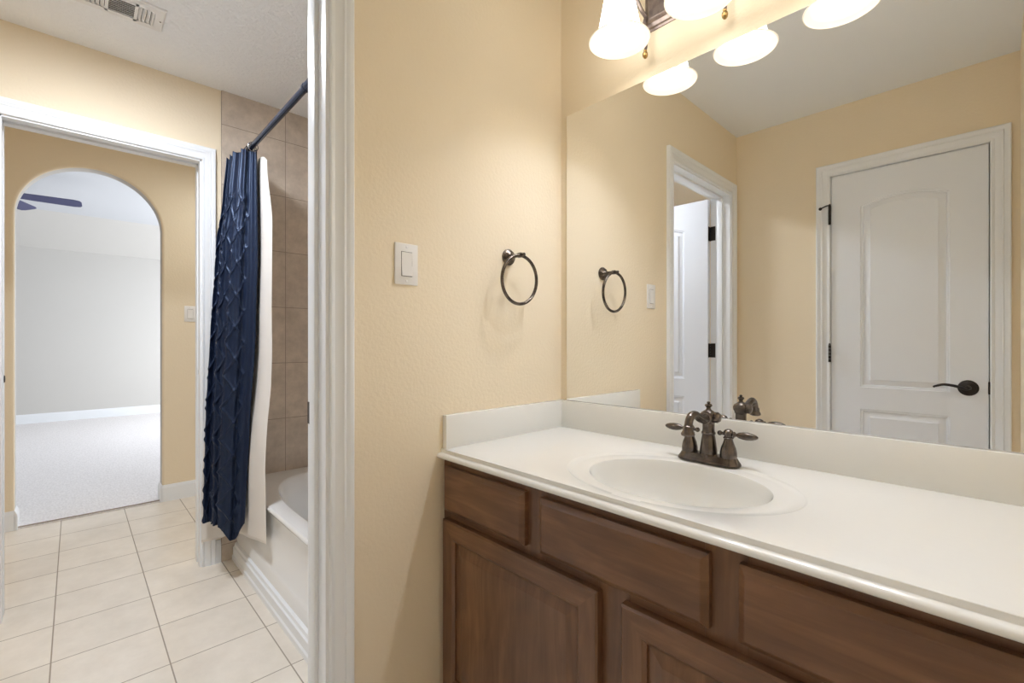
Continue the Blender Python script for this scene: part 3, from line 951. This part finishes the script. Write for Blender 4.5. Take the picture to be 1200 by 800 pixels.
for lx in (0.360, 0.6035, 0.847):
    bm = NB()
    # arm: from the plate out and up over the shade, plus the scroll tail hanging in front of the wall
    tube(bm, spline([(lx + .010, -.026, 2.150), (lx + .008, -.055, 2.165), (lx + .004, -.085, 2.200), (lx, -.120, 2.225), (lx, -.150, 2.222), (lx, LY, 2.195)], 6), .006, 12)
    tube(bm, spline([(lx + .010, -.026, 2.150), (lx + .012, -.040, 2.120), (lx + .012, -.036, 2.085), (lx + .012, -.028, 2.060), (lx + .012, -.034, 2.040)], 6), [.0055] * 12 + [.0048] * 13, 10)
    arm = obj('arm', bm, M_pewter, vl)
    bm = NB(); lathe(bm, [(0, -.014), (.004, -.013), (.0075, -.008), (.0085, -.002), (.0075, .004), (.0045, .008), (.0055, .011), (0, .013)], T(lx + .012, -.033, 2.030), 20)
    obj('finial', bm, M_gold, arm)
    bm = NB(); lathe(bm, [(0, 2.205), (.012, 2.204), (.018, 2.198), (.024, 2.186), (.030, 2.176), (.030, 2.165), (0, 2.165)], T(lx, LY, 0), 28)
    obj('socket_cup', bm, M_pewter, vl)
    bm = NB()
    pr = [(.026, 2.172), (.034, 2.166), (.0415, 2.150), (.0465, 2.130), (.0520, 2.100), (.0575, 2.070), (.0620, 2.045), (.0665, 2.034), (.0760, 2.026), (.0865, 2.0215), (.0890, 2.0200)]
    inn = [(r - .0035, z - (0 if k else .001)) for k, (r, z) in enumerate(pr[:-1])]
    lathe(bm, pr[:8] + list(reversed(inn[:8])), T(lx, LY, 0), 48, cap=False)
    sh = obj('lamp_shade', bm, M_shade, vl)
    bm = NB()
    lathe(bm, pr[7:] + [(.0885, 2.0185), (.0860, 2.0180)] + list(reversed(inn[7:])), T(lx, LY, 0), 48, cap=False)
    obj('shade_lip', bm, M_lip, sh)
    bm = NB()
    lathe(bm, [(0, 2.165), (.012, 2.163), (.013, 2.135), (.017, 2.118), (.0220, 2.100), (.0220, 2.088), (.018, 2.078), (.010, 2.071), (0, 2.069)], T(lx, LY, 0), 24)
    obj('bulb', bm, M_bulb, vl)

# ------------------------------------------------------------------ bathtub
TY = -0.720
bt = thing('bathtub', 'white alcove bathtub with glossy apron beyond the near doorway', 'bathtub', (-0.87, -0.34, 0))
bm = NB()
rings = []
for r_, z in ((0.30, .06), (0.60, .062), (0.78, .075), (0.86, .11), (0.905, .20), (0.94, .30), (0.965, .37), (0.985, .400), (1.0, .409), (1.01, .411)):
    rings.append((0.625 * r_, 0.300 * r_, 2.6, z))
TX0, TX1 = -W + .012, -TW - .014
bowl_sheet(bm, (TX0, TX1, TY + .012, TBY - .002), (-0.868, -0.352), rings, 0.411, 112)
# rim roll + apron
RIM = [(TY + .012, .411), (TY + .004, .410), (TY, .405), (TY - .001, .396), (TY + .003, .388), (TY + .010, .384), (TY + .016, .378), (TY + .020, .30), (TY + .020, .160), (TY + .009, .146), (TY + .006, .140), (TY + .006, .0),
       (TY + .04, .0), (TY + .04, .40)]
prism(bm, RIM, lambda p, k: (TX0 + (TX1 - TX0) * k, p[0], p[1]))
obj('tub_shell', bm, M_tub, bt, angle=40)
# tub base moulding
bm = NB()
prism(bm, [(TY + .006, 0), (TY - .017, 0), (TY - .017, .020), (TY - .012, .026), (TY - .012, .062), (TY - .006, .066), (TY - .004, .080), (TY + .006, .086)], lambda p, k: (TX0 + (TX1 - TX0) * k, p[0], p[1]))
struct('trim_10', bm, M_trim, 'white moulding along the floor in front of the bathtub apron', smooth=True, cat='moulding')

# ------------------------------------------------------------------ shower rod
RODY, RODZ = -0.706, 2.074
rod = thing('shower_rod', 'dark blue-black shower curtain rod over the bathtub', 'curtain rod', (-0.86, RODY, RODZ))
bm = NB(); tube(bm, [(-W + .012, RODY, RODZ), (-0.62, RODY, RODZ)], .0125, 20)
lathe(bm, [(0, 0), (.022, 0), (.022, .004), (.018, .012), (.014, .03), (0, .03)], T(-W + .010, RODY, RODZ) @ RY, 24)
M_rod = mat('rod_enamel', (0.02, 0.03, 0.06), 0.22, metal=0.3)
obj('rod_tube', bm, M_rod, rod)
bm = NB(); tube(bm, [(-0.635, RODY, RODZ), (-TW - .014, RODY, RODZ)], .0150, 20)
lathe(bm, [(0, 0), (.0165, 0), (.0165, .012), (0, .012)], T(-0.645, RODY, RODZ) @ RY, 24)
obj('rod_sleeve', bm, M_rod, rod)

# ------------------------------------------------------------------ shower curtain and liner
def lerp(a, b, t): return a + (b - a) * t
def smooth01(t): t = max(0, min(1, t)); return t * t * (3 - 2 * t)
def ribbon(path, zf, ns, nt_, disp=None):
    """path(s,t)->(x,y), zf(s,t)->z ; t 0 top 1 bottom"""
    bm = NB()
    P = [[None] * (ns + 1) for _ in range(nt_ + 1)]
    arc = [0.0]
    for i in range(1, ns + 1):
        a, b = path((i - 1) / ns, 0.55), path(i / ns, 0.55)
        arc.append(arc[-1] + math.hypot(a[0] - b[0], a[1] - b[1]))
    for j in range(nt_ + 1):
        t = j / nt_
        row = [path(i / ns, t) for i in range(ns + 1)]
        for i in range(ns + 1):
            x, y = row[i]
            a, b = row[max(0, i - 1)], row[min(ns, i + 1)]
            tx, ty = b[0] - a[0], b[1] - a[1]; l = math.hypot(tx, ty) or 1
            nx, ny = -ty / l, tx / l
            z = zf(i / ns, t)
            d = disp(arc[i], z, i / ns, t) if disp else 0
            P[j][i] = bm.verts.new((x + nx * d, y + ny * d, z))
    for j in range(nt_):
        for i in range(ns):
            bm.faces.new((P[j][i], P[j][i + 1], P[j + 1][i + 1], P[j + 1][i]))
    return bm
NF = 3.5
def keyed(t, ks):
    for (a, p), (b, q) in zip(ks, ks[1:]):
        if t <= b:
            return lerp(p, q, smooth01((t - a) / (b - a)) * 0.5 + 0.5 * (t - a) / (b - a))
    return ks[-1][1]
def edge_r(t): return keyed(t, [(0, -.687), (.25, -.691), (.5, -.702), (.75, -.728), (1, -.749)])
def edge_l(t): return keyed(t, [(0, -.776), (.12, -.792), (.25, -.820), (.5, -.840), (.75, -.856), (1, -.864)])
def cpath(s, t):
    x = lerp(lerp(-1.345, -1.318, smooth01(t * 3)), -1.552, s)
    yr, yl = edge_r(t), edge_l(t)
    yl += 0.022 * (1 - s) + 0.010 * math.sin(9 * s + 2 * t)
    yr -= 0.012 * s + 0.012 * math.sin(7 * s + 1.5) ** 2 * s
    c = math.cos(2 * PI * NF * s + 0.35 * math.sin(5 * t + 3 * s) * min(1, s * 6))
    w = 0.5 - 0.5 * (math.copysign(abs(c) ** 0.8, c))
    y = lerp(yr, yl, w)
    # soft secondary pleats inside each fold
    x += 0.0065 * math.sin(2 * PI * w * 1.5 + 3 * s + t) + 0.004 * math.sin(2 * PI * w * 3.1 + 2 * t)
    return (x, y)
def cz(s, t):
    top = 2.0605 - 0.008 * (0.5 - 0.5 * math.cos(2 * PI * NF * s * 2))
    bot = 0.275 - 0.075 * math.exp(-((s - 0.075) / 0.035) ** 2) - 0.035 * s
    return lerp(top, bot, t)
def cdisp(u, z, s, t):
    if z > 1.86: return 0.0
    k = 0.150
    a = (u / 0.095 + z / k); b = (u / 0.095 - z / k)
    da = abs(a - round(a)); db = abs(b - round(b))
    r = 0.0
    for d in (da, db):
        r += 0.0050 * math.exp(-(d / 0.05) ** 2)
    puff = 0.0025 * (math.sin(PI * a) ** 2) * (math.sin(PI * b) ** 2)
    f = min(1, (1.86 - z) / 0.03)
    if s < 0.055: return 0.0
    return f * (r - puff) * min(1, (s - 0.055) / 0.01)
sc = thing('shower_curtain', 'navy satin shower curtain with diamond pintucks bunched at the far end of the rod', 'shower curtain', (-1.45, RODY, RODZ))
bm = ribbon(cpath, cz, 560, 480, cdisp)
cu = obj('curtain_cloth', bm, M_curt, sc, angle=180)
md = cu.modifiers.new('thick', 'SOLIDIFY'); md.thickness = 0.0022; md.offset = 0
for k in range(9):
    x = -1.335 - 0.026 * k
    bm = NB(); a0 = random.Random(k).uniform(-.2, .2)
    tube(bm, [(x + a0 * .02 * math.sin(2 * PI * q / 24), RODY + .021 * math.sin(2 * PI * q / 24), RODZ - .006 + .023 * math.cos(2 * PI * q / 24)) for q in range(24)], .0016, 8, closed=True)
    obj('curtain_ring', bm, M_dark if k else M_ring, sc)

def lpath(s, t):
    # near end (s=0) of the liner, spread onto the tub apron; far end (s=1) against the tile
    tt = t
    nx = lerp(-1.285, -1.185, smooth01(tt * 5)) if tt < 0.2 else lerp(-1.185, -1.045, smooth01((tt - 0.2) / 0.8))
    base = edge_r(t) + 0.016
    ny = base + 0.010 * (1 - tt)
    fx = -1.597; fy = lerp(-0.740, -0.872, smooth01(tt * 1.1))
    mx, my = -1.583, base
    if s < 0.72:
        q = s / 0.72
        x = lerp(nx, mx, q); y = lerp(ny, my, q)
        y += 0.0035 * math.sin(2 * PI * 3.2 * s + 0.6 + 0.8 * tt) * (1 - smooth01((tt - .75) / .1))
        x += 0.012 * math.sin(2 * PI * 2 * q + 2 * tt) * q
    else:
        q = (s - 0.72) / 0.28
        x = lerp(mx, fx, q); y = lerp(my, fy, q)
    if tt > 0.60 and s < 0.72: y = lerp(y, -0.7290, smooth01((tt - 0.60) / 0.27))
    return (x, y)
def lz(s, t):
    top = 2.035 - 0.03 * math.exp(-(s / 0.08) ** 2)
    bot = lerp(0.255, 0.130, min(1, s * 1.2))
    return lerp(top, bot, t)
ln = obj('shower_curtain_liner', ribbon(lpath, lz, 120, 120), M_liner, angle=180)
md = ln.modifiers.new('thick', 'SOLIDIFY'); md.thickness = 0.0015; md.offset = 0
tag(ln, 'white shower curtain liner hanging behind the navy curtain over the tub apron', 'shower liner')

# ------------------------------------------------------------------ ceiling fixtures
vn = thing('ceiling_vent', 'white louvred air register on the textured bathroom ceiling', 'air vent', (-1.18, -1.2, ZC))
VX0, VX1, VY0, VY1 = -1.264, -1.098, -1.352, -1.066
bm = NB()
rows = []
for (i, d) in ((0, 0), (.001, .005), (.006, .009), (.020, .010)):
    rows.append([bm.verts.new(q) for q in ((VX0 + i, VY0 + i, ZC - d), (VX1 - i, VY0 + i, ZC - d), (VX1 - i, VY1 - i, ZC - d), (VX0 + i, VY1 - i, ZC - d))])
for A, B in zip(rows, rows[1:]):
    for k in range(4):
        bm.faces.new((A[k], A[(k + 1) % 4], B[(k + 1) % 4], B[k]))
def frame_rest(a, b, c, d): box(bm, a, b, c, d, ZC - .010, ZC - .008)
zones = [(-1.150, -1.098), (-1.236, -1.160), (-1.300, -1.246)]
frame_rest(VX0 + .02, VX1 - .02, -1.098, VY1 - .02)
frame_rest(VX0 + .02, VX1 - .02, VY0 + .02, -1.300)
frame_rest(VX0 + .02, VX1 - .02, -1.160, -1.150); frame_rest(VX0 + .02, VX1 - .02, -1.246, -1.236)
vx0, vx1 = VX0 + .034, VX1 - .034
frame_rest(VX0 + .02, vx0, -1.300, -1.098); frame_rest(vx1, VX1 - .02, -1.300, -1.098)
obj('vent_frame', bm, M_vent, vn, smooth=False)
bm = NB(); box(bm, vx0, vx1, -1.30, -1.098, ZC - .002, ZC - .0005); obj('duct_shadow', bm, M_slot, vn, smooth=False)
for k in range(8):
    x = vx0 + (vx1 - vx0) * (k + .5) / 8
    bm = NB(); prism(bm, [(x - .004, ZC - .004), (x - .0028, ZC - .003), (x + .005, ZC - .010), (x + .0038, ZC - .011)], lambda p, q: (p[0], -1.236 + .076 * q, p[1]))
    obj('louver', bm, M_vent, vn, smooth=False)
for (a, b) in ((-1.150, -1.098), (-1.300, -1.246)):
    for k in range(4):
        y = a + (b - a) * (k + .5) / 4
        bm = NB(); prism(bm, [(y - .006, ZC - .003), (y - .0045, ZC - .002), (y + .005, ZC - .010), (y + .0035, ZC - .011)], lambda p, q: (vx0 + (vx1 - vx0) * q, p[0], p[1]))
        obj('louver', bm, M_vent, vn, smooth=False)
bm = NB(); lathe(bm, [(0, 0), (.004, 0), (.003, -.002), (0, -.0025)], T((VX0 + VX1) / 2, VY1 - .014, ZC - .0095), 12); obj('screw', bm, M_ring, vn)

def dome(name, x, y, label, m, r=0.15, zc=ZC):
    t = thing(name, label, 'ceiling light', (x, y, zc))
    bm = NB(); lathe(bm, [(0, 0), (r * 1.08, 0), (r * 1.1, -.008), (r * 1.09, -.050), (r * 1.05, -.052), (r * 1.04, -.022), (0, -.022)], T(x, y, zc), 48); obj('shading_rim', bm, M_vent, t)  # rim deepened into a skirt that cuts off the dome's sideways light
    bm = NB(); lathe(bm, [(r, -.021)] + [(r * math.cos(PI / 2 * k / 8), -.022 - .042 * math.sin(PI / 2 * k / 8)) for k in range(1, 9)], T(x, y, zc), 48); obj('glass_dome', bm, m, t)
    return t
dome('ceiling_light', -0.845, -1.235, 'lit white flush dome on the tub room ceiling beside the vent', M_tubdome, 0.14)
dome('ceiling_light', -2.33, -0.6, 'unseen dome added on the hall ceiling to light the hall', M_hallfill, 0.14)  # made-up dome, out of view, added to brighten the hall

# ------------------------------------------------------------------ bedroom ceiling fan
HX, HY, HZ = -5.66, -1.93, 2.60
fan = thing('ceiling_fan', 'dark-bladed ceiling fan in the bedroom, seen through the archway', 'ceiling fan', (HX, HY, HZ))
bm = NB(); lathe(bm, [(0, -.07), (.05, -.068), (.09, -.05), (.11, -.02), (.11, .02), (.08, .05), (.03, .06), (.012, .08), (.012, .20), (.05, .215), (.06, .25), (0, .25)], T(HX, HY, HZ), 32); obj('motor_housing', bm, M_dark, fan)
a1 = math.atan2(.66, .042)
for k in range(5):
    a = a1 + 2 * PI * k / 5
    bm = NB()
    pl = [(.14, -.055), (.30, -.068), (.60, -.076), (.645, -.065), (.66, -.04), (.66, .04), (.645, .065), (.60, .076), (.30, .068), (.14, .055)]
    prism(bm, pl, lambda p, q: (p[0], p[1], .004 * q))
    place(bm, T(HX, HY, HZ) @ Matrix.Rotation(a, 4, 'Z') @ Matrix.Rotation(math.radians(-15), 4, 'X'))
    bl = obj('fan_blade', bm, M_fan, fan)
    bm = NB(); box(bm, .09, .19, -.012, .012, -.008, .0, .002); place(bm, T(HX, HY, HZ) @ Matrix.Rotation(a, 4, 'Z') @ Matrix.Rotation(math.radians(-15), 4, 'X')); obj('blade_iron', bm, M_dark, bl)
